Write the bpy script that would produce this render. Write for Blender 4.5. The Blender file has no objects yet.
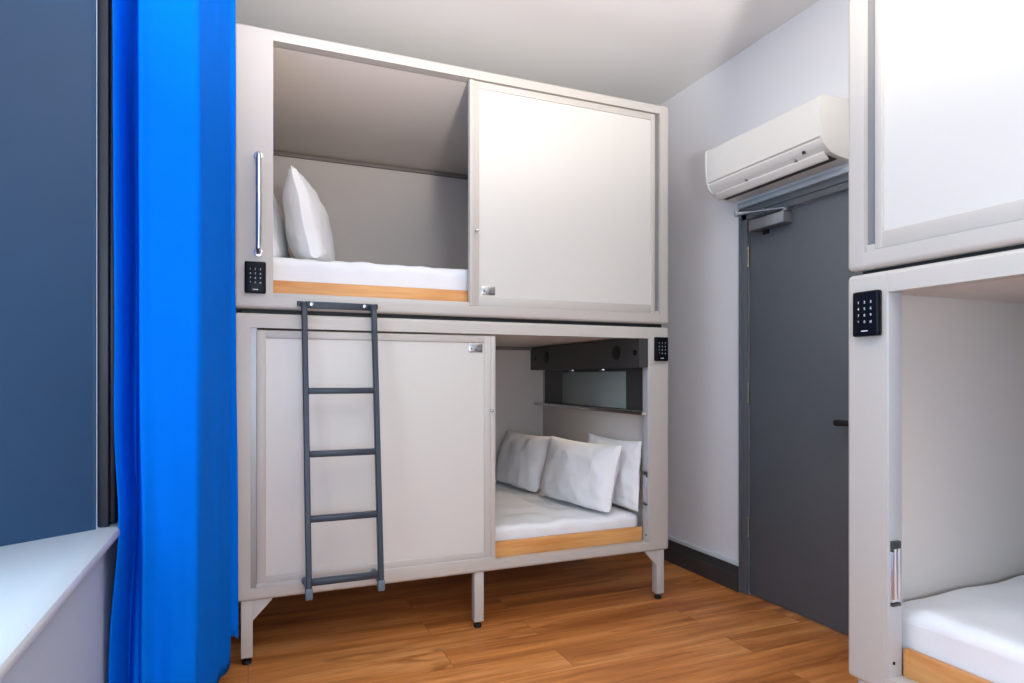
import bpy, bmesh, math, random
from mathutils import Vector, Matrix, noise
random.seed(7)
C = bpy.context.scene.collection
PI = math.pi

# ------------------------------------------------------------------ materials
def rgb(r, g, b):
    f = lambda c: (c/255/12.92) if c/255 <= .04045 else ((c/255+.055)/1.055)**2.4
    return (f(r), f(g), f(b), 1)

def mat(name, col, rough=.5, metal=0, var=.04, vscale=3, bump=0, bscale=60, spec=.5, sheen=0, coat=0):
    m = bpy.data.materials.new(name); m.use_nodes = True
    nt = m.node_tree; b = nt.nodes['Principled BSDF']
    b.inputs['Roughness'].default_value = rough; b.inputs['Metallic'].default_value = metal
    b.inputs['Specular IOR Level'].default_value = spec
    b.inputs['Sheen Weight'].default_value = sheen
    b.inputs['Coat Weight'].default_value = coat
    tc = nt.nodes.new('ShaderNodeTexCoord')
    n = nt.nodes.new('ShaderNodeTexNoise'); n.inputs['Scale'].default_value = vscale; n.inputs['Detail'].default_value = 4
    nt.links.new(tc.outputs['Object'], n.inputs['Vector'])
    r = nt.nodes.new('ShaderNodeValToRGB')
    r.color_ramp.elements[0].position = .3; r.color_ramp.elements[1].position = .7
    r.color_ramp.elements[0].color = tuple(c*(1-var) for c in col[:3])+(1,)
    r.color_ramp.elements[1].color = tuple(min(1, c*(1+var)) for c in col[:3])+(1,)
    nt.links.new(n.outputs['Fac'], r.inputs['Fac']); nt.links.new(r.outputs['Color'], b.inputs['Base Color'])
    if bump:
        n2 = nt.nodes.new('ShaderNodeTexNoise'); n2.inputs['Scale'].default_value = bscale; n2.inputs['Detail'].default_value = 3
        nt.links.new(tc.outputs['Object'], n2.inputs['Vector'])
        bp = nt.nodes.new('ShaderNodeBump'); bp.inputs['Strength'].default_value = bump; bp.inputs['Distance'].default_value = .01
        nt.links.new(n2.outputs['Fac'], bp.inputs['Height']); nt.links.new(bp.outputs['Normal'], b.inputs['Normal'])
    return m

def wood_grain(name, dark, light, axis_scale, rough=.45):
    m = bpy.data.materials.new(name); m.use_nodes = True
    nt = m.node_tree; b = nt.nodes['Principled BSDF']; b.inputs['Roughness'].default_value = rough
    tc = nt.nodes.new('ShaderNodeTexCoord'); mp = nt.nodes.new('ShaderNodeMapping')
    mp.inputs['Scale'].default_value = axis_scale
    n = nt.nodes.new('ShaderNodeTexNoise'); n.inputs['Scale'].default_value = 1; n.inputs['Detail'].default_value = 6
    r = nt.nodes.new('ShaderNodeValToRGB')
    r.color_ramp.elements[0].position = .3; r.color_ramp.elements[1].position = .7
    r.color_ramp.elements[0].color = dark; r.color_ramp.elements[1].color = light
    L = nt.links.new
    L(tc.outputs['Object'], mp.inputs['Vector']); L(mp.outputs['Vector'], n.inputs['Vector'])
    L(n.outputs['Fac'], r.inputs['Fac']); L(r.outputs['Color'], b.inputs['Base Color'])
    return m

def floor_mat():
    m = bpy.data.materials.new('oak_vinyl_planks'); m.use_nodes = True
    nt = m.node_tree; b = nt.nodes['Principled BSDF']; L = nt.links.new
    tc = nt.nodes.new('ShaderNodeTexCoord')
    br = nt.nodes.new('ShaderNodeTexBrick')
    br.offset = .37; br.inputs['Scale'].default_value = 1
    br.inputs['Brick Width'].default_value = 1.25; br.inputs['Row Height'].default_value = .18
    br.inputs['Mortar Size'].default_value = .0012; br.inputs['Mortar Smooth'].default_value = .1
    br.inputs['Color1'].default_value = (0, 0, 0, 1); br.inputs['Color2'].default_value = (1, 1, 1, 1)
    br.inputs['Mortar'].default_value = (.3, .3, .3, 1)
    L(tc.outputs['Object'], br.inputs['Vector'])
    # shift the grain of every plank by its own amount
    vm = nt.nodes.new('ShaderNodeVectorMath'); vm.operation = 'MULTIPLY_ADD'
    vm.inputs[1].default_value = (1.3, .14, .5)
    L(br.outputs['Color'], vm.inputs[0]); L(tc.outputs['Object'], vm.inputs[2])
    def nz(scale, detail, dist=0):
        mp = nt.nodes.new('ShaderNodeMapping'); mp.inputs['Scale'].default_value = scale
        n = nt.nodes.new('ShaderNodeTexNoise'); n.inputs['Scale'].default_value = 1
        n.inputs['Detail'].default_value = detail; n.inputs['Distortion'].default_value = dist
        L(vm.outputs[0], mp.inputs['Vector']); L(mp.outputs['Vector'], n.inputs['Vector']); return n
    g1 = nz((.8, 8, 1), 5, .4); g2 = nz((4, 70, 1), 4); g3 = nz((2.2, 10, 1), 3, 1.2)
    r1 = nt.nodes.new('ShaderNodeValToRGB'); e = r1.color_ramp.elements
    e[0].position = .30; e[0].color = rgb(160, 92, 44); e[1].position = .72; e[1].color = rgb(242, 174, 108)
    x = e.new(.5); x.color = rgb(212, 136, 72)
    L(g1.outputs['Fac'], r1.inputs['Fac'])
    r2 = nt.nodes.new('ShaderNodeValToRGB'); e = r2.color_ramp.elements
    e[0].position = .3; e[0].color = (.8, .78, .76, 1); e[1].position = .6; e[1].color = (1.03, 1.03, 1.03, 1)
    L(g2.outputs['Fac'], r2.inputs['Fac'])
    r3 = nt.nodes.new('ShaderNodeValToRGB'); e = r3.color_ramp.elements
    e[0].position = .60; e[0].color = (1, 1, 1, 1); e[1].position = .76; e[1].color = (.55, .48, .43, 1)
    L(g3.outputs['Fac'], r3.inputs['Fac'])
    r4 = nt.nodes.new('ShaderNodeValToRGB'); e = r4.color_ramp.elements
    e[0].color = (.93, .92, .91, 1); e[1].color = (1.07, 1.06, 1.05, 1)
    L(br.outputs['Color'], r4.inputs['Fac'])
    prev = r1.outputs['Color']
    for rr in (r2, r3, r4):
        mx = nt.nodes.new('ShaderNodeMix'); mx.data_type = 'RGBA'; mx.blend_type = 'MULTIPLY'
        mx.inputs[0].default_value = 1
        L(prev, mx.inputs[6]); L(rr.outputs['Color'], mx.inputs[7]); prev = mx.outputs[2]
    mx = nt.nodes.new('ShaderNodeMix'); mx.data_type = 'RGBA'
    L(br.outputs['Fac'], mx.inputs[0]); L(prev, mx.inputs[6]); mx.inputs[7].default_value = rgb(142, 84, 44)
    L(mx.outputs[2], b.inputs['Base Color'])
    b.inputs['Roughness'].default_value = .42; b.inputs['Specular IOR Level'].default_value = .35
    return m

M = dict(
    frame=mat('powder_coated_frame', rgb(197, 191, 184), .38, var=.015, vscale=2),
    panel=mat('white_laminate', rgb(215, 211, 205), .35, var=.01, vscale=2),
    inside=mat('inner_laminate', rgb(220, 211, 204), .5, var=.015, vscale=2),
    channel=mat('aluminium_channel', rgb(150, 150, 150), .4, .6, var=.03),
    metal=mat('brushed_steel', rgb(190, 192, 195), .25, 1, var=.05, vscale=30),
    chrome=mat('chrome', rgb(215, 220, 228), .28, 1, var=.02),
    brass=mat('brass_hinge', rgb(186, 176, 142), .35, 1, var=.06, vscale=30),
    black=mat('black_gloss', rgb(8, 10, 20), .35, var=.05, spec=.15),
    rubber=mat('black_rubber', rgb(20, 20, 22), .6, var=.1),
    legend=mat('key_print', rgb(225, 230, 240), .5, var=.01),
    dark=mat('charcoal_laminate', rgb(62, 62, 62), .45, var=.04),
    ladder=mat('slate_metal', rgb(46, 56, 68), .42, .1, var=.05, vscale=12),
    cap=mat('slate_plastic', rgb(96, 112, 126), .5, var=.04),
    railwood=wood_grain('oak_rail', rgb(206, 136, 70), rgb(232, 172, 108), (3, 40, 40)),
    linen=mat('white_cotton', rgb(240, 240, 242), .85, var=.012, vscale=8, bump=.08, bscale=45, sheen=.2, spec=.2),
    mirror=mat('frosted_mirror', rgb(140, 148, 145), .8, 0, var=.02, spec=.2),
    wall=mat('white_wall_paint', rgb(236, 236, 239), .75, var=.012, vscale=1.5, bump=.04, bscale=90, spec=.25),
    shadewall=mat('white_wall_blue_shade', rgb(176, 194, 222), .75, var=.012, vscale=1.5, bump=.04, bscale=90, spec=.25),  # white wall with the blue shade put into its colour
    ceil=mat('ceiling_paint', rgb(238, 237, 236), .85, var=.012, vscale=1, spec=.2),
    sill=mat('sill_gloss_paint', rgb(208, 218, 226), .3, var=.01),
    grey=mat('dark_grey_paint', rgb(94, 101, 107), .42, var=.03, vscale=4),
    slate=mat('grey_paint_blue_daylight', rgb(12, 58, 94), .5, var=.04, vscale=2),  # dark grey paint, blue of the daylight mixed into the colour
    baseboard=mat('charcoal_paint', rgb(62, 62, 64), .4, var=.05),
    curtain=mat('blue_cotton', rgb(0, 110, 228), .75, var=.03, vscale=5, bump=.05, bscale=220, sheen=.0, spec=.03),
    ac=mat('air_con_plastic', rgb(238, 236, 230), .38, var=.008),
    acdark=mat('air_con_slot', rgb(60, 60, 62), .6, var=.05),
    closer=mat('closer_silver', rgb(150, 155, 160), .35, .6, var=.03),
    closer_paint=mat('pale_grey_paint', rgb(176, 188, 196), .4, var=.02),
    jamb=mat('satin_aluminium', rgb(196, 196, 198), .5, .15, var=.02),
    architrave=mat('dark_paint_curtain_shade', rgb(20, 26, 38), .45, var=.04),  # dark trim paint, deepened to carry the shade of the curtain
    taupe=mat('taupe_trim', rgb(128, 118, 112), .6, var=.03),
    glass=mat('window_glass', rgb(235, 242, 250), .05, var=.01),
    lamp=None,
)
M['floor'] = floor_mat()
g = M['glass'].node_tree.nodes['Principled BSDF']; g.inputs['Transmission Weight'].default_value = 1

# ------------------------------------------------------------------ mesh builder
class MB:
    def __init__(s): s.bm = bmesh.new()
    def box(s, x0, x1, y0, y1, z0, z1, bev=0, seg=2, sel=None, big=0):
        t = bmesh.new()
        r = bmesh.ops.create_cube(t, size=1)
        for v in t.verts:
            v.co = Vector(((x0+x1)/2+v.co.x*(x1-x0), (y0+y1)/2+v.co.y*(y1-y0), (z0+z1)/2+v.co.z*(z1-z0)))
        if sel:
            ed = [e for e in t.edges if sel((e.verts[0].co+e.verts[1].co)/2)]
            bmesh.ops.bevel(t, geom=ed, offset=big, segments=5, profile=.5, affect='EDGES')
        if bev:
            bmesh.ops.bevel(t, geom=t.edges[:], offset=min(bev, .48*min(x1-x0, y1-y0, z1-z0)), segments=seg, profile=.5, affect='EDGES')
        s._join(t); return s
    def _join(s, t, mtx=None):
        if mtx is not None: bmesh.ops.transform(t, matrix=mtx, verts=t.verts[:])
        me = bpy.data.meshes.new('tmp'); t.to_mesh(me); t.free(); s.bm.from_mesh(me); bpy.data.meshes.remove(me)
    def cyl(s, p0, p1, r, seg=16, r2=None, bev=0):
        p0, p1 = Vector(p0), Vector(p1); d = p1-p0
        t = bmesh.new()
        bmesh.ops.create_cone(t, cap_ends=True, segments=seg, radius1=r, radius2=r if r2 is None else r2, depth=d.length)
        if bev:
            ed = [e for e in t.edges if abs(e.verts[0].co.z-e.verts[1].co.z) < 1e-6]
            bmesh.ops.bevel(t, geom=ed, offset=bev, segments=2, profile=.5, affect='EDGES')
        q = Vector((0, 0, 1)).rotation_difference(d.normalized()).to_matrix().to_4x4()
        s._join(t, Matrix.Translation((p0+p1)/2) @ q); return s
    def prism(s, pts, a0, a1, axis='z', bev=0):
        """pts: 2-D outline; axis z -> (x,y), y -> (x,z), x -> (y,z)"""
        t = bmesh.new()
        def P(p, a):
            return {'z': (p[0], p[1], a), 'y': (p[0], a, p[1]), 'x': (a, p[0], p[1])}[axis]
        lo = [t.verts.new(P(p, a0)) for p in pts]; hi = [t.verts.new(P(p, a1)) for p in pts]
        n = len(pts)
        for i in range(n): t.faces.new((lo[i], lo[(i+1) % n], hi[(i+1) % n], hi[i]))
        t.faces.new(lo[::-1]); t.faces.new(hi)
        bmesh.ops.recalc_face_normals(t, faces=t.faces[:])
        if bev: bmesh.ops.bevel(t, geom=t.edges[:], offset=bev, segments=2, profile=.5, affect='EDGES')
        s._join(t); return s
    def tube(s, pts, r, seg=12, sq=None):
        """round tube, or rectangular when sq=(w,h) (w along x), through the points"""
        t = bmesh.new(); pts = [Vector(p) for p in pts]; rings = []
        for i, p in enumerate(pts):
            d = (pts[min(i+1, len(pts)-1)]-pts[max(i-1, 0)]).normalized()
            ref = Vector((1, 0, 0)) if abs(d.x) < .9 else Vector((0, 0, 1))
            u = (ref-d*ref.dot(d)).normalized(); w = d.cross(u)
            if sq:
                a, b2 = sq[0]/2, sq[1]/2; c = min(a, b2)*.3
                o = [(a, b2-c), (a-c, b2), (-a+c, b2), (-a, b2-c), (-a, -b2+c), (-a+c, -b2), (a-c, -b2), (a, -b2+c)]
                rings.append([t.verts.new(p+u*q[0]+w*q[1]) for q in o])
            else:
                rings.append([t.verts.new(p+(u*math.cos(k*2*PI/seg)+w*math.sin(k*2*PI/seg))*r) for k in range(seg)])
        for a, b2 in zip(rings, rings[1:]):
            n = len(a)
            for k in range(n): t.faces.new((a[k], a[(k+1) % n], b2[(k+1) % n], b2[k]))
        t.faces.new(rings[0][::-1]); t.faces.new(rings[-1])
        bmesh.ops.recalc_face_normals(t, faces=t.faces[:])
        s._join(t); return s
    def build(s, name, m, parent=None, smooth=True, loc=None):
        me = bpy.data.meshes.new(name); s.bm.to_mesh(me); s.bm.free()
        me.materials.append(m)
        if smooth:
            me.polygons.foreach_set('use_smooth', [True]*len(me.polygons)); me.update()
            me.set_sharp_from_angle(angle=math.radians(35))
        o = bpy.data.objects.new(name, me); C.objects.link(o)
        if parent: o.parent = parent
        if loc: o.location = loc
        return o

def tag(o, label, cat, group=None):
    o['label'] = label; o['category'] = cat
    if group: o['group'] = group
    return o
def empty(name, loc, rz=0):
    o = bpy.data.objects.new(name, None); C.objects.link(o); o.location = loc; o.rotation_euler = (0, 0, rz)
    o.empty_display_size = .1; return o
def struct(o): o['kind'] = 'structure'; return o
def copy_tree(o, parent=None):
    c = o.copy(); C.objects.link(c)
    if parent: c.parent = parent
    for ch in list(o.children): copy_tree(ch, c)
    return c

# ------------------------------------------------------------------ the room
WL, WR, YB, YF, H = -.40, 2.55, 4.30, -1.6, 3.02
struct(MB().box(-1.0, WR+.2, YF-.1, YB+.1, -.1, 0).build('floor', M['floor'], smooth=False))
struct(MB().box(-1.0, WR+.2, YF-.1, YB+.1, H, H+.1).build('ceiling', M['ceil'], smooth=False))
struct(MB().box(-1.0, WR+.2, YB, YB+.1, 0, H).build('wall_back', M['wall'], smooth=False))
struct(MB().box(-1.0, WR+.2, YF-.1, YF, 0, H).build('wall_front', M['wall'], smooth=False))
DY0, DY1, DZ = 1.945, 2.752, 2.066           # door opening
w = MB()
w.box(WR, WR+.2, YF, DY0, 0, H); w.box(WR, WR+.2, DY1, YB, 0, H); w.box(WR, WR+.2, DY0, DY1, DZ, H)
struct(w.build('wall_right', M['wall'], smooth=False))
# left wall with a splayed window recess
SZ = .72
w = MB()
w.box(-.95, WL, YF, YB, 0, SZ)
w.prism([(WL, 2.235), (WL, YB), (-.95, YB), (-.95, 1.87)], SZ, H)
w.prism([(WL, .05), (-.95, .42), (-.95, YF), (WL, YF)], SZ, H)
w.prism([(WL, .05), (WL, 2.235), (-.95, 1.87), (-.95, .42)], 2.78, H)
struct(w.build('wall_left', M['shadewall'], smooth=False))
# sill board with a rounded nose
s = MB(); s.prism([(-.356, -.02), (-.356, 2.42), (-.415, 2.42), (-.415, 2.232), (-.84, 1.95), (-.84, .35), (-.415, -.02)], SZ, .75, bev=.009)
struct(s.build('trim_1', M['sill']))
# dark painted recess lining, blued for daylight; dark architrave, blackened for curtain shade
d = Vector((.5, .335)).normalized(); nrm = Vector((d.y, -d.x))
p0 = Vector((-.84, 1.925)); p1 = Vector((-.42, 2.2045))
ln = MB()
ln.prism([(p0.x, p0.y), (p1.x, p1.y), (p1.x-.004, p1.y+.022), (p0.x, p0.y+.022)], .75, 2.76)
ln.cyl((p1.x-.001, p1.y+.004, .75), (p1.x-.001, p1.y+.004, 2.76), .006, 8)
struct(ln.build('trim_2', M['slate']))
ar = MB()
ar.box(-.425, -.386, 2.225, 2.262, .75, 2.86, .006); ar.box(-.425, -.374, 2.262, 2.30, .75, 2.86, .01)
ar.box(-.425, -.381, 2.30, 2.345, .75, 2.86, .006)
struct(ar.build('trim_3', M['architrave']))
# the window itself, beyond the left edge of the picture
wf = MB()
for a in ((.42, .48), (1.81, 1.87)): wf.box(-.93, -.86, a[0], a[1], .75, 2.78, .006)
for a in ((.75, .83), (1.72, 1.77), (2.70, 2.78)): wf.box(-.93, -.86, .48, 1.81, a[0], a[1], .006)
win = struct(wf.build('window_1', M['sill']))
for (a, b_) in ((.83, 1.72), (1.77, 2.70)):
    wp = MB(); wp.box(-.90, -.894, .48, 1.81, a, b_); wp.build('pane', M['glass'], win, smooth=False)
# skirting along the door wall
bb = MB()
prof = [(WR, 0), (WR-.028, 0), (WR-.028, .085), (WR-.023, .092), (WR-.023, .108), (WR-.014, .122), (WR-.014, .135), (WR, .14)]
bb.prism(prof, 2.80, YB, axis='y')
struct(bb.build('baseboard_right', M['baseboard']))
tb = MB(); tb.box(WR-.022, WR, 2.80, YB, .14, .165, .006); tb.box(WR-.004, WR, 2.795, 2.806, .163, 2.16)
struct(tb.build('trim_4', M['sill']))
# door casing
cs = MB()
for sgn, y in ((1, DY1), (-1, DY0)):
    a, b_ = (y-.009, y+.043) if sgn > 0 else (y-.043, y+.009)
    cs.box(WR-.016, WR, a, b_, 0, 2.135, .005)
    a, b_ = (y+.028, y+.048) if sgn > 0 else (y-.048, y-.028)
    cs.box(WR-.026, WR, a, b_, 0, 2.135, .007)
cs.box(WR-.016, WR, DY0-.04, DY1+.04, DZ-.004, 2.13, .005)
cs.box(WR-.024, WR, DY0-.045, DY1+.045, 2.095, 2.13, .006)
struct(cs.build('trim_5', M['grey']))
struct(MB().box(WR-.036, WR, DY0-.05, DY1+.046, 2.13, 2.164, .009).build('trim_6', M['closer_paint']))
# door leaf and its fittings
door = struct(MB().box(WR+.006, WR+.05, DY0+.003, DY1-.003, .008, DZ-.008, .002).build('door_1', M['grey']))
for z in (.375, 1.115, 1.86):
    hg = MB(); hg.cyl((WR-.002, DY1-.004, z-.05), (WR-.002, DY1-.004, z+.05), .0075, 12)
    for k in (-.05, .05): hg.cyl((WR-.002, DY1-.004, z+k-.004), (WR-.002, DY1-.004, z+k+.004), .010, 12)
    hg.build('hinge', M['brass'], door)
hd = MB(); hd.cyl((WR+.006, 2.015, .99), (WR-.006, 2.015, .99), .026, 24, bev=.003)
hd.cyl((WR-.006, 2.015, .99), (WR-.05, 2.015, .99), .010)
hd.tube([(WR-.048, 2.005, .99), (WR-.050, 2.03, .99), (WR-.048, 2.09, .99), (WR-.043, 2.148, .988)], .0135)
hd.build('door_handle', M['rubber'], door)
es = MB(); es.cyl((WR+.006, 2.05, .835), (WR-.006, 2.05, .835), .026, 24, bev=.003); es.box(WR-.016, WR-.006, 2.044, 2.056, .82, .85, .003)
es.build('lock_escutcheon', M['rubber'], door)
dc = MB(); dc.box(WR-.055, WR+.006, 2.445, 2.69, 1.985, 2.043, .006)
dcl = dc.build('door_closer', M['closer'], door)
da = MB(); da.box(WR-.044, WR-.020, 2.44, 2.47, 2.043, 2.058, .003)
da.tube([(WR-.034, 2.455, 2.058), (WR-.10, 2.62, 2.068), (WR-.125, 2.70, 2.070)], 0, sq=(.024, .008))
da.tube([(WR-.125, 2.70, 2.078), (WR-.06, 2.66, 2.082), (WR-.020, 2.64, 2.084)], 0, sq=(.020, .008))
da.cyl((WR-.125, 2.70, 2.062), (WR-.125, 2.70, 2.088), .012); da.box(WR-.028, WR-.014, 2.60, 2.68, 2.072, 2.096, .003)
da.build('closer_arm', M['closer'], dcl)
MB().box(WR-.0035, WR+.006, 2.60, 2.64, 1.962, 1.985, .002).build('closer_screw', M['rubber'], dcl)

# ------------------------------------------------------------------ text helper for key print
def text_mesh(mb, txt, size, mtx):
    cu = bpy.data.curves.new('t', 'FONT'); cu.body = txt; cu.size = size; cu.align_x = 'CENTER'; cu.align_y = 'CENTER'
    cu.extrude = .0004; cu.resolution_u = 2
    o = bpy.data.objects.new('t', cu); C.objects.link(o)
    dg = bpy.context.evaluated_depsgraph_get()
    me = bpy.data.meshes.new_from_object(o.evaluated_get(dg)); me.transform(mtx); mb.bm.from_mesh(me)
    bpy.data.meshes.remove(me); bpy.data.objects.remove(o); bpy.data.curves.remove(cu)

# ------------------------------------------------------------------ sleeping pods
W = 2.154            # outer width of a module;  local x along the front, y into the depth, z up

def keypad(parent, xc, z0, z1, yf):
    k = MB(); k.box(xc-.041, xc+.041, yf-.020, yf, z0, z1, .006, 3)
    kp = k.build('keypad', M['black'], parent)
    rows = ['123', '456', '789', '*0#']
    for r, row in enumerate(rows):
        for c, ch in enumerate(row):
            pos = Vector((xc+(c-1)*.0195, yf-.0204, z1-.032-r*.0185)); t = MB()
            text_mesh(t, ch, .0105, Matrix.Translation(pos) @ Matrix.Rotation(PI/2, 4, 'X'))
            t.build('key', M['legend'], kp, smooth=False)
    t = MB(); t.box(xc-.010, xc+.010, yf-.0208, yf-.0200, z0+.0135, z0+.0165)
    t.build('maker_mark', M['legend'], kp, smooth=False)
    return kp

def module(root, upper, mirror, D, header=True, hgt=1.196, gap=.0185, kpo=.060):
    """one pod built in root's local space with its bottom at z=0 (lower: legs hang below)"""
    mx = (lambda a, b: (W-b, W-a)) if mirror else (lambda a, b: (a, b))
    def bx(m, x0, x1, y0, y1, z0, z1, bev=0, seg=2):
        a, b = mx(x0, x1); m.box(a, b, y0, y1, z0, z1, bev, seg)
    if upper:
        Z0, Z1 = 0, 1.175; zs = .049; zt = 1.127        # sill of the front frame / underside of the head
        dl, dr = 1.021, 2.070; pl, pr = .152, 2.096     # sliding door, posts
        chan = (2.070, 2.096); dz0, dz1 = .053, 1.123
        door_w = (.050, .025, .034, .048)               # stiles left/right, rails top/bottom
        open_x = (.152, 1.021); sill_step = .070
    else:
        Z0, Z1 = 0, hgt; zs = .047; zt = hgt-.061
        dl, dr = .087, 1.153; pl, pr = .064, 2.026
        chan = (.064, .087); dz0, dz1 = .063, hgt-.069
        door_w = (.037, .057, .034, .034)
        open_x = (1.153, 2.026); sill_step = .047
    # front frame
    f = MB()
    for (p0_, p1_, out) in ((0, pl, 0), (pr, W, 1)):
        a, b_ = mx(p0_, p1_); ox_ = (b_ if (out ^ mirror) else a)
        f.box(a, b_, 0, .056, Z0, Z1, sel=lambda m, o=ox_: m.y < .05 and (abs(m.x-o) < 1e-4 or abs(m.z-Z0) < 1e-4 or abs(m.z-Z1) < 1e-4), big=.015)
    ia, ib = mx(pl, pr)
    f.box(ia-.012, ib+.012, .0012, .056, Z0, zs, sel=lambda m: m.y < .02 and abs(m.z-Z0) < 1e-4, big=.015)
    f.box(ia-.012, ib+.012, .0012, .056, zt, Z1, sel=lambda m: m.y < .02 and abs(m.z-Z1) < 1e-4, big=.015)
    f.box(.03, W-.03, .012, .056, Z0+.004, max(sill_step, zs+.0015), .003)
    if not upper: bx(f, dl-.002, dr, .0025, .034, zs-.01, dz0+.0045, .0035)
    f.build('front_frame', M['frame'], root)
    # carcass panels
    c = MB(); c.box(.008, .030, .04, D, .01, Z1-.008, .003); c.build('side_panel', M['inside'], root)
    c = MB(); c.box(W-.030, W-.008, .04, D, .01, Z1-.008, .003); c.build('side_panel', M['inside'], root)
    c = MB(); c.box(.030, W-.030, D-.02, D, .01, Z1-.008, .003); c.build('back_panel', M['inside'], root)
    c = MB(); c.box(.030, W-.030, .05, D-.02, Z1-.048, Z1-.010, .003); c.build('roof_panel', M['inside'], root)
    c = MB(); c.box(.030, W-.030, .05, D-.02, .012, .034, .003); c.build('base_panel', M['inside'], root)
    c = MB(); c.box(.030, W-.030, D-.046, D-.02, Z1-.072, Z1-.048, .002); c.build('cable_trim', M['taupe'], root)
    if upper:
        c = MB(); c.box(.03, W-.03, .03, D-.05, -gap, .002); c.build('spacer', M['rubber'], root)
    # side channel in which the door runs
    c = MB(); bx(c, chan[0]-.003, chan[1]+.003, .016, .024, zs, zt); c.build('door_channel', M['channel'], root)
    # sliding door
    fr = MB(); y0, y1 = .009, .033
    a, b_, tp, bt = door_w
    for (s0, s1) in ((dl, dl+a), (dr-b_, dr)):
        bx(fr, s0, s1, y0, y1, dz0, dz1, .004)
    bx(fr, dl+.003, dr-.003, y0+.001, y1, dz0, dz0+bt, .004); bx(fr, dl+.003, dr-.003, y0+.001, y1, dz1-tp, dz1, .004)
    if upper: bx(fr, dl+.001, dl+.024, y0-.006, y1, dz0-.001, dz1, .004)
    else: bx(fr, dr-.025, dr-.001, y0-.006, y1, dz0-.001, dz1, .004)
    dr_o = fr.build('sliding_door', M['frame'], root)
    pn = MB(); bx(pn, dl+a-.004, dr-b_+.004, .016, .026, dz0+bt-.004, dz1-tp+.004); pn.build('door_panel', M['panel'], dr_o)
    # latch plate with two screws, small pull on the stile
    lt = MB()
    if upper: lx, lz, kx, kz = dl+.062, dz0+.055, dl+.033, .408
    else: lx, lz, kx, kz = dr-.134, dz1-.080, dr-.024, .77
    bx(lt, lx, lx+.070, .011, .017, lz, lz+.042, .003)
    l = lt.build('latch_plate', M['metal'], dr_o)
    for q in (.014, .056):
        sc = MB(); xx = lx+q; xx = W-xx if mirror else xx
        sc.cyl((xx, .012, lz+.017), (xx, .0085, lz+.017), .006, 12); sc.build('latch_screw', M['channel'], l)
    kk = MB(); xx = W-kx if mirror else kx
    kk.cyl((xx, .006, kz), (xx, -.016, kz), .007, 14, bev=.002); kk.build('door_knob', M['metal'], dr_o)
    # timber bed rail
    wz0, wz1 = (sill_step+.000, .122) if upper else (.047, .122)
    if upper: wz1 = .130
    rl = MB(); a, b_ = mx(.045, (W-.045) if upper else 2.020); rl.box(a, b_, .057, .079, wz0-.02, wz1, .003); rl.build('bed_rail', M['railwood'], root)
    # keypad on the broad post
    kx = (.0825 if upper else W-kpo); kx = W-kx if mirror else kx
    if upper: keypad(root, kx, .061, .192, 0)
    else: keypad(root, kx, hgt-.181, hgt-.053, 0)
    if upper:
        hx = .094; hx = W-hx if mirror else hx
        h = MB(); h.tube([(hx, 0, .233), (hx, -.03, .233), (hx, -.048, .245), (hx, -.052, .27), (hx, -.052, .60), (hx, -.048, .622), (hx, -.03, .634), (hx, 0, .634)], .0105, 14)
        for z in (.233, .634): h.cyl((hx, .001, z), (hx, -.006, z), .018, 16, bev=.002)
        h.build('grab_handle', M['chrome'], root)
    else:
        # magnetic catch in the jamb of the opening
        jx = pr; c = MB()
        bx(c, jx-.004, jx+.002, .003, .0565, .047, zt, .001); jb = c.build('jamb_plate', M['jamb'], root)
        c = MB(); sx = -1 if mirror else 1
        bx(c, jx-.010, jx-.003, .010, .040, .255, .42, .002)
        xj = W-(jx-.012) if mirror else jx-.012
        for yy in (.017, .032): c.cyl((xj, yy, .265), (xj, yy, .405), .006, 12)
        mc = c.build('magnet_catch', M['chrome'], jb)
        for (q0, q1) in ((.395, .425), (.245, .254)):
            c = MB(); bx(c, jx-.014, jx-.003, .009, .041, q0, q1, .002); c.build('catch_cap', M['dark'], jb)
        c = MB(); xs = W-(jx-.004) if mirror else jx-.004
        c.cyl((xs+.001, .024, .085), (xs-.002, .024, .085), .005, 12); c.build('jamb_screw', M['rubber'], jb)
        # legs
        for x, gus in ((.050, 1), (1.073, 0), (W-.046, -1)):
            for y in (.036, D-.09):
                lg = MB(); lg.box(x-.023, x+.023, y-.022, y+.026, LEGZ+.032, .002, .003)
                if gus:
                    s_ = gus; xe = x+.023*s_
                    lg.prism([(xe, 0), (xe+.075*s_, 0), (xe+.075*s_, -.006), (xe, -.085)], y-.022, y-.008, axis='y')
                o = lg.build('leg', M['frame'], root)
                ft = MB(); ft.cyl((x, y+.004, LEGZ+.016), (x, y+.004, LEGZ+.032), .010); ft.cyl((x, y+.004, LEGZ), (x, y+.004, LEGZ+.016), .019, 16, bev=.003)
                ft.build('levelling_foot', M['rubber'], o)
        if header:
            headboard(root, mirror, D)
    return root

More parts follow.
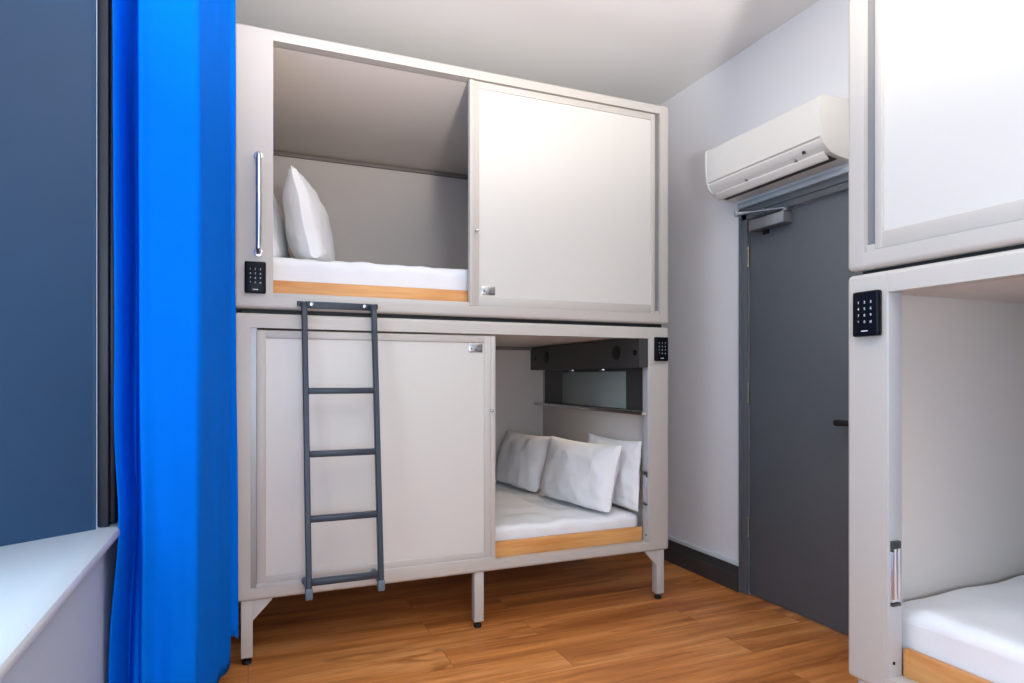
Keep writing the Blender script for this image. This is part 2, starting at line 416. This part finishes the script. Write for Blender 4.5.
def headboard(root, mirror, D):
    """dark shelf unit on the end wall of the lower pod (built for the right hand end)"""
    x1 = W-.030; xw = W-.088; xf = W-.188; pr_in = 2.026
    h = MB(); h.box(xw, x1, .06, D-.02, .035, 1.142, .002); h.build('headboard_panel', M['inside'], root)
    h = MB(); h.box(xf, xw, .058, D-.021, .981, 1.141); h.box(xf, pr_in-.006, .004, .0585, .981, 1.134); hd_ = h.build('shelf_header', M['dark'], root)
    cy = D/2-.03
    for s_ in (-1, 1):
        sp = MB(); sp.cyl((xf+.001, cy+s_*.455, 1.065), (xf-.003, cy+s_*.455, 1.065), .042, 28, bev=.002)
        for k in range(-3, 4): sp.box(xf-.005, xf-.002, cy+s_*.455-.036, cy+s_*.455+.036, 1.064+k*.009, 1.066+k*.009)
        sp.build('speaker_grille', M['rubber'], hd_)
        ho = MB(); ho.cyl((xf+.001, cy+s_*.64, 1.06), (xf-.003, cy+s_*.64, 1.06), .016, 20); ho.build('socket', M['black'], hd_)
    for yy in (.46, .85):
        h = MB(); h.cyl((xf+.05, yy, .982), (xf+.05, yy, .966), .024, 20, bev=.003); h.build('downlight', M['metal'], hd_)
    h = MB(); h.box(xw-.012, xw, .06, D-.08, .742, .981); h.build('shelf_back', M['dark'], root)
    h = MB(); h.box(xw-.018, xw-.011, .27, 1.06, .748, .962, .002); h.build('mirror', M['mirror'], root)
    h = MB(); h.box(xf+.03, xw, .058, D-.021, .728, .740, .002); h.box(xf+.03, pr_in-.006, .02, .0585, .728, .740); sh = h.build('shelf', M['frame'], root)
    h = MB(); h.box(xf+.024, xf+.031, .02, D-.021, .726, .744, .002); h.build('shelf_edge', M['metal'], sh)

LEGZ = -.27
DL = 1.43
lowL = empty('sleeping_pod', (-.055, 2.85, .27)); module(lowL, False, False, DL)
tag(lowL, 'lower white sleeping pod with closed left panel behind grey ladder, standing on short legs', 'sleeping pod', 'sleeping pods')
upL = empty('sleeping_pod', (-.055, 2.85, 1.485)); module(upL, True, False, DL)
tag(upL, 'upper white sleeping pod beside blue curtain, with chrome grab handle on its left post', 'sleeping pod', 'sleeping pods')
LEGZ = -.322
DR = .905
lowR = empty('sleeping_pod', (1.628, 1.357, .322), -PI/2); module(lowR, False, True, DR, header=False, hgt=1.174, kpo=.076)
tag(lowR, 'lower open sleeping pod at right edge, keypad on its left post, near the door', 'sleeping pod', 'sleeping pods')
upR = empty('sleeping_pod', (1.628, 1.357, 1.508), -PI/2); module(upR, True, True, DR, gap=.0115)
tag(upR, 'upper sleeping pod at right edge with closed white sliding panel above the open bed', 'sleeping pod', 'sleeping pods')

# opening of lowR is at its far end: module() mirrors it there
# ------------------------------------------------------------------ bedding
def soft_slab(x0, x1, y0, y1, z0, z1, r, amp, seed, front_drop=0):
    """mattress with rounded, rumpled cover"""
    bm = bmesh.new(); nx = max(8, int((x1-x0)/.03)); ny = max(8, int((y1-y0)/.03)); nz = 4
    t = MB(); t.bm.free(); t.bm = bm
    bmesh.ops.create_cube(bm, size=1)
    for v in bm.verts: v.co = Vector(((x0+x1)/2+v.co.x*(x1-x0), (y0+y1)/2+v.co.y*(y1-y0), (z0+z1)/2+v.co.z*(z1-z0)))
    bmesh.ops.bevel(bm, geom=bm.edges[:], offset=r, segments=4, profile=.5, affect='EDGES')
    def cut(n, axis, a, b):
        for k in range(1, n):
            co = [0, 0, 0]; co[axis] = a+(b-a)*k/n; no = [0, 0, 0]; no[axis] = 1
            bmesh.ops.bisect_plane(bm, geom=bm.verts[:]+bm.edges[:]+bm.faces[:], plane_co=co, plane_no=no)
    cut(nx, 0, x0, x1); cut(ny, 1, y0, y1); cut(nz, 2, z0, z1)
    for v in bm.verts:
        k = max(0, (v.co.z-z0)/(z1-z0))
        q = Vector((v.co.x*6+seed, v.co.y*6, v.co.z*6))
        dq = noise.noise(q)*.7+noise.noise(q*2.6)*.4 + .9*abs(noise.noise(Vector((v.co.x*9+v.co.y*7+seed, v.co.y*2-v.co.x*1.5, v.co.z*14))))
        v.co.z += amp*dq*k
        if v.co.y < y0+.06:
            k = max(0, min(1, (k-.55)/.3))
            v.co.y -= amp*.9*max(-.4, dq)*k
            v.co.y -= amp*1.1*abs(noise.noise(Vector((v.co.x*13-v.co.z*16+seed, v.co.z*5, seed))))*min(1, k*1.6)
        if front_drop and v.co.y < y0+.22: v.co.z -= front_drop*((y0+.22-v.co.y)/.22)**2*k
    return t

def mattress(x0, x1, y0, y1, z0, z1, seed, label, amp=.013, r=.035, fd=0):
    o = soft_slab(x0, x1, y0, y1, z0, z1, r, amp, seed, fd).build('mattress', M['linen'])
    sd = MB(); sd.box(x0+.02, x1-.02, y0+.02, y1-.02, z0-.012, z0+.03, .008); sd.build('mattress_base', M['linen'], o)
    return tag(o, label, 'mattress', 'mattresses in the pods')
# left pods: inner x -.02..2.0
mattress(.000, 2.030, 2.940, 4.20, 1.545, 1.722, 3, 'white sheeted mattress in the upper pod beside the blue curtain')
mattress(.000, 1.970, 2.940, 4.20, .330, .455, 11, 'white sheeted mattress in the lower pod behind the ladder')
mr = mattress(.045, 2.05,     .090, .865, .062, .222, 21, 'white sheeted mattress in the open pod at the right edge')
mr.location = (1.628, 1.357, .322); mr.rotation_euler = (0, 0, -PI/2)

def pillow_mesh(w, h, th, seed, n=30):
    """w along local x, h along local z, thickness along y"""
    bm = bmesh.new(); t = MB(); t.bm.free(); t.bm = bm
    grids = []
    for side in (1, -1):
        g_ = []
        for i in range(n+1):
            row = []
            for j in range(n+1):
                u = -1+2*i/n; v = -1+2*j/n
                uu = math.copysign(abs(u)**.85, u); vv = math.copysign(abs(v)**.85, v)
                pin = 1-.07*(1-vv*vv) if True else 1
                x = uu*w/2*(1-.05*(1-vv**2)); z = vv*h/2*(1-.07*(1-uu**2))
                e = max(0, (1-abs(uu)**2.6))*max(0, (1-abs(vv)**2.6))
                y = th/2*(.55*e**.36+.45*e**.75)
                q = Vector((x*9+seed, z*9, side*2+seed))
                y += e**.3*(.014*noise.noise(q)+.009*noise.noise(q*2.3)+.010*abs(noise.noise(Vector((x*16-z*9+seed, z*5+x*4, side)))))*(1.2-.4*e)
                edge = (1-e)
                y += .006*edge*noise.noise(Vector((x*30+seed, z*30, 0)))*(0 if (i in (0, n) or j in (0, n)) else 1)
                yy = side*y
                if i in (0, n) or j in (0, n): yy = .006*noise.noise(Vector((x*10+seed, z*10, 3)))
                row.append(bm.verts.new((x, yy, z)))
            g_.append(row)
        grids.append(g_)
    for k, g_ in enumerate(grids):
        for i in range(n):
            for j in range(n):
                f = (g_[i][j], g_[i+1][j], g_[i+1][j+1], g_[i][j+1])
                bm.faces.new(f if k == 0 else f[::-1])
    bmesh.ops.remove_doubles(bm, verts=bm.verts[:], dist=.0005)
    bmesh.ops.recalc_face_normals(bm, faces=bm.faces[:])
    return t

def pillow(loc, rot, w, h, th, seed, label, bed=None):
    mtx = Matrix.Translation(loc) @ Matrix.Rotation(rot[1], 4, 'Z') @ Matrix.Rotation(rot[0], 4, 'X')
    t = pillow_mesh(w, h, th, seed); inv = mtx.inverted()
    for v in t.bm.verts:            # the underside settles flat on the mattress
        p = mtx @ v.co
        if p.z < bed+.05:
            p.z = bed+.05*math.exp((p.z-bed-.05)/.05); v.co = inv @ p
    o = t.build('pillow', M['linen'])
    for p in o.data.polygons: p.use_smooth = True
    o.matrix_world = mtx
    return tag(o, label, 'pillow', 'white pillows')
# long side runs along world y -> heading 90 degrees; lean tips the top towards the end wall
UB, LB = 1.735, .468
pillow((.290, 3.36, 1.925), (math.radians(12), math.radians(-101)), .66, .48, .20, 1.3, 'white pillow standing upright on the upper bed, in front of another pillow', UB)
pillow((.108, 3.40, 1.930), (math.radians(11), math.radians(-99)), .64, .48, .11, 4.1, 'white pillow in the upper bed half hidden behind the post with the grab handle', UB)
pillow((1.768, 3.27, .628), (math.radians(13), math.radians(99)), .66, .42, .17, 7.7, 'white pillow at the front of the lower bed, its broad face fully visible', LB)
pillow((1.70, 3.94, .622), (math.radians(18), math.radians(96)), .60, .42, .18, 9.9, 'shaded white pillow at the back of the lower bed, nearest the sliding panel', LB)
pillow((1.940, 3.18, .645), (math.radians(3), math.radians(90)), .58, .42, .08, 13.3, 'white pillow at right end of the lower bed, tucked behind the front pillow', LB)

# ------------------------------------------------------------------ ladder
lad = empty('ladder', (.362, 2.67, .27))
ox, oy, oz = lad.location
tag(lad, 'slate grey metal ladder with four rungs hanging on the front of the white pods', 'ladder')
def LP(x, y, z): return (x-ox, y-oy, z-oz)
def rx(x, z): return x+.008*(1.44-z)/1.1
def ry(z): return 2.672+(z-.31)*.103
for x in (.2175, .5065):
    r_ = MB()
    pts = [LP(rx(x, z), ry(z), z) for z in (.33, .6, .9, 1.2, 1.44)]+[LP(x, 2.795, 1.472), LP(x, 2.806, 1.494), LP(x, 2.822, 1.505), LP(x, 2.836, 1.509)]
    r_.tube(pts, 0, sq=(.023, .025)); sr = r_.build('side_rail', M['ladder'], lad)
    c = MB(); c.box(*[v for a in zip(LP(rx(x, .33)-.0145, ry(.33)-.015, .307), LP(rx(x, .33)+.0145, ry(.33)+.016, .352)) for v in a], .005); c.build('end_cap', M['cap'], sr)
    c = MB(); c.cyl(LP(x+.008, ry(.34), .335), LP(x+.008, 2.836, .335), .010); c.cyl(LP(x+.008, 2.826, .335), LP(x+.008, 2.849, .335), .016, 16, bev=.004); c.build('standoff', M['cap'], lad)
for z in (.373, .622, .883, 1.142):
    r_ = MB(); y = ry(z); r_.box(*[v for a in zip(LP(rx(.226, z), y-.016, z-.0125), LP(rx(.498, z), y+.016, z+.0125)) for v in a], .004); r_.build('rung', M['ladder'], lad)
hp = MB(); hp.box(*[v for a in zip(LP(.222, 2.841, 1.493), LP(.502, 2.849, 1.523)) for v in a], .002)
for x in (.203, .521): hp.box(*[v for a in zip(LP(x-.012, 2.842, 1.500), LP(x+.012, 2.849, 1.523)) for v in a], .003)
hk = hp.build('hook_plate', M['ladder'], lad)
for x in (.250, .474):
    sc = MB(); sc.cyl(LP(x, 2.843, 1.511), LP(x, 2.838, 1.511), .008, 14, bev=.001); sc.build('screw', M['metal'], hk)

# ------------------------------------------------------------------ curtain
def catmull(pts, n):
    out = []
    P = [pts[0]]+list(pts)+[pts[-1]]
    for i in range(1, len(P)-2):
        for k in range(n):
            t = k/n; a, b, c, d_ = P[i-1], P[i], P[i+1], P[i+2]
            out.append(tuple(.5*((2*b[q])+(-a[q]+c[q])*t+(2*a[q]-5*b[q]+4*c[q]-d_[q])*t*t+(-a[q]+3*b[q]-3*c[q]+d_[q])*t**3) for q in (0, 1)))
    out.append(pts[-1]); return out
plan = [(-.352, 2.36), (-.366, 2.275), (-.372, 2.215), (-.362, 2.235), (-.350, 2.30), (-.337, 2.37), (-.322, 2.34), (-.311, 2.235), (-.300, 2.208), (-.268, 2.225), (-.215, 2.245), (-.175, 2.252), (-.148, 2.262), (-.139, 2.288), (-.128, 2.36), (-.112, 2.45),
        (-.094, 2.53), (-.080, 2.60), (-.064, 2.665), (-.070, 2.705), (-.115, 2.72), (-.16, 2.715), (-.15, 2.745), (-.10, 2.765), (-.056, 2.775), (-.046, 2.795), (-.075, 2.82), (-.20, 2.83), (-.33, 2.82)]
low = [(-.352, 2.36), (-.378, 2.28), (-.384, 2.215), (-.374, 2.235), (-.360, 2.29), (-.347, 2.33), (-.328, 2.25), (-.312, 2.25), (-.296, 2.205), (-.262, 2.250), (-.215, 2.238), (-.180, 2.252), (-.155, 2.268), (-.148, 2.298), (-.132, 2.36), (-.115, 2.45),
       (-.096, 2.53), (-.080, 2.60), (-.062, 2.665), (-.072, 2.705), (-.118, 2.72), (-.16, 2.715), (-.15, 2.745), (-.10, 2.765), (-.050, 2.775), (-.036, 2.795), (-.07, 2.82), (-.20, 2.83), (-.33, 2.82)]
def mid_push(p, z):
    # held out by the sill nose
    return p
NP = 7; pt = catmull(plan, NP); plw = catmull(low, NP)
bm = bmesh.new(); rows = []; NZ = 60; ztop = 2.90
for iz in range(NZ+1):
    f = iz/NZ; row = []
    for k, (a, b) in enumerate(zip(pt, plw)):
        s_ = k/len(pt)
        hem = .060+.095*max(0, min(1, (s_-.45)/.35))+.012*math.sin(k*.35)
        z = hem+(ztop-hem)*f
        m_ = max(0, min(1, (1.35-z)/1.3)); m_ = m_*m_*(3-2*m_)
        x = a[0]*(1-m_)+b[0]*m_; y = a[1]*(1-m_)+b[1]*m_
        n1 = noise.noise(Vector((s_*14, z*1.1, 1)))*.009; n2 = noise.noise(Vector((s_*14, z*1.1, 9)))*.009
        n1 += noise.noise(Vector((s_*40, z*4, 2)))*.0022
        x += .024*math.exp(-((z-.74)/.22)**2)*max(0, 1-s_/.35)
        row.append(bm.verts.new((x+n1*.6, y+n2*.6, z)))
    rows.append(row)
for a, b in zip(rows, rows[1:]):
    for k in range(len(a)-1): bm.faces.new((a[k], a[k+1], b[k+1], b[k]))
t = MB(); t.bm.free(); t.bm = bm
cur = t.build('curtain', M['curtain']); cur.data.polygons.foreach_set('use_smooth', [True]*len(cur.data.polygons))
sd = cur.modifiers.new('thickness', 'SOLIDIFY'); sd.thickness = .003
tag(cur, 'bright blue full length curtain gathered between the window and the pods', 'curtain')
cr = empty('curtain_rail', (-.24, 1.2, 2.93)); tag(cr, 'white curtain rail fixed under the ceiling above the window', 'curtain rail')
r_ = MB(); r_.cyl((0, -1.5, 0), (0, 1.66, 0), .016); r_.build('rail', M['frame'], cr)
for y in (-1.4, 1.55):
    r_ = MB(); r_.cyl((0, y, .0), (0, y, .09), .009); r_.cyl((0, y, .08), (0, y, .09), .03); r_.build('bracket', M['frame'], cr)

# ------------------------------------------------------------------ air conditioner
ac = empty('air_conditioner', (WR, 2.454, 2.18)); tag(ac, 'white wall mounted air conditioner above the grey door', 'air conditioner')
A0, A1 = -.378, .392
def ax(p): return [(x-WR, z-2.18) for x, z in p]
body = [(2.55, 2.452), (2.37, 2.452), (2.345, 2.449), (2.333, 2.438), (2.332, 2.40), (2.334, 2.33), (2.340, 2.270), (2.350, 2.264), (2.348, 2.256), (2.356, 2.240), (2.372, 2.222), (2.394, 2.206), (2.43, 2.196), (2.47, 2.190), (2.51, 2.187), (2.55, 2.187)]
b_ = MB(); b_.prism(ax(body), A0+.012, A1-.012, axis='y'); b_.build('body', M['ac'], ac)
endp = [(2.55, 2.454), (2.372, 2.454), (2.345, 2.452), (2.331, 2.440), (2.330, 2.40), (2.332, 2.33), (2.340, 2.264), (2.354, 2.236), (2.371, 2.219), (2.394, 2.204), (2.43, 2.193), (2.47, 2.187), (2.51, 2.184), (2.55, 2.184)]
for (u, v) in ((A0, A0+.013), (A1-.013, A1)):
    b_ = MB(); b_.prism(ax(endp), u, v, axis='y', bev=.003); b_.build('end_cover', M['ac'], ac)
b_ = MB(); b_.prism(ax([(2.384, 2.214), (2.380, 2.205), (2.402, 2.180), (2.410, 2.176), (2.414, 2.182), (2.394, 2.206)]), A0+.025, A1-.025, axis='y', bev=.002); b_.build('louvre', M['ac'], ac)
b_ = MB(); b_.prism(ax([(2.414, 2.199), (2.412, 2.190), (2.462, 2.184), (2.468, 2.190)]), A0+.03, A1-.03, axis='y'); b_.build('air_slot', M['acdark'], ac)
for y in (-.20, .12):
    b_ = MB(); b_.box(2.368-WR, 2.40-WR, y-.005, y+.005, .030, .044, .002); b_.build('louvre_hinge', M['channel'], ac)
b_ = MB(); b_.cyl((2.368-WR, -.262, .056), (2.356-WR, -.262, .050), .008, 16); b_.build('indicator', M['acdark'], ac)

# ------------------------------------------------------------------ camera
cam = bpy.data.cameras.new('camera'); co = bpy.data.objects.new('camera', cam); C.objects.link(co)
cam.sensor_width = 36; cam.lens = 36*637/1024; cam.clip_start = .05
cam.shift_y = (377-341.5)/1024
co.location = (0, 0, 1.2); co.rotation_euler = (PI/2, 0, -math.radians(22.5))
bpy.context.scene.camera = co

# ------------------------------------------------------------------ light
def area(name, loc, rot, sx, sy, e, col):
    l = bpy.data.lights.new(name, 'AREA'); l.shape = 'RECTANGLE'; l.size = sx; l.size_y = sy; l.energy = e; l.color = col
    o = bpy.data.objects.new(name, l); C.objects.link(o); o.location = loc; o.rotation_euler = rot; return o
def point(name, loc, e, col, r):
    l = bpy.data.lights.new(name, 'POINT'); l.energy = e; l.color = col; l.shadow_soft_size = r
    o = bpy.data.objects.new(name, l); C.objects.link(o); o.location = loc; return o
area('daylight', (-.84, 1.14, 1.76), (0, -PI/2, 0), 1.85, 1.30, 18, (.68, .86, 1))
point('ceiling_lamp', (.80, 1.40, 2.58), 6, (1, .86, .70), .09)
point('unseen_overhead', (1.85, 1.50, 2.72), 5, (1, .96, .90), .12)  # unseen light added to brighten the air conditioner end and door wall
point('unseen_overhead', (.90, 2.20, 2.86), 1.2, (1, .82, .62), .12)
point('unseen_overhead', (.10, 2.25, 2.86), 2.6, (1, .97, .97), .12)  # unseen light added to lift the ceiling over the left pods
point('front_fill', (.20, -1.1, 1.2), 66, (.76, .89, 1), .2)  # frontal fill added behind the camera, no lamp stands there
l = bpy.data.lights.new('bounce_fill', 'SPOT'); l.energy = 520; l.color = (1, .95, .90); l.spot_size = math.radians(80); l.spot_blend = .6; l.shadow_soft_size = .12  # unseen fill spot added behind the camera, thrown up at the ceiling
o = bpy.data.objects.new('bounce_fill', l); C.objects.link(o); o.location = (.4, -.9, 1.3)
o.rotation_euler = Vector((.12, .90, 1)).to_track_quat('-Z', 'Y').to_euler()
for y_ in (3.31, 3.70):
    l = bpy.data.lights.new('bunk_light', 'SPOT'); l.energy = 3.2; l.color = (1, .78, .55); l.spot_size = 1.7; l.spot_blend = .8; l.shadow_soft_size = .02
    o = bpy.data.objects.new('bunk_light', l); C.objects.link(o); o.location = (1.950, y_, 1.233); o.rotation_euler = (0, math.radians(36), 0)

sc = bpy.context.scene
wd = bpy.data.worlds.new('sky'); sc.world = wd; wd.use_nodes = True
bg = wd.node_tree.nodes['Background']; bg.inputs['Color'].default_value = (.6, .78, 1, 1); bg.inputs['Strength'].default_value = .8
sc.view_settings.view_transform = 'Standard'; sc.view_settings.look = 'None'
sc.view_settings.exposure = .14; sc.view_settings.gamma = 1; sc.view_settings.use_curve_mapping = False
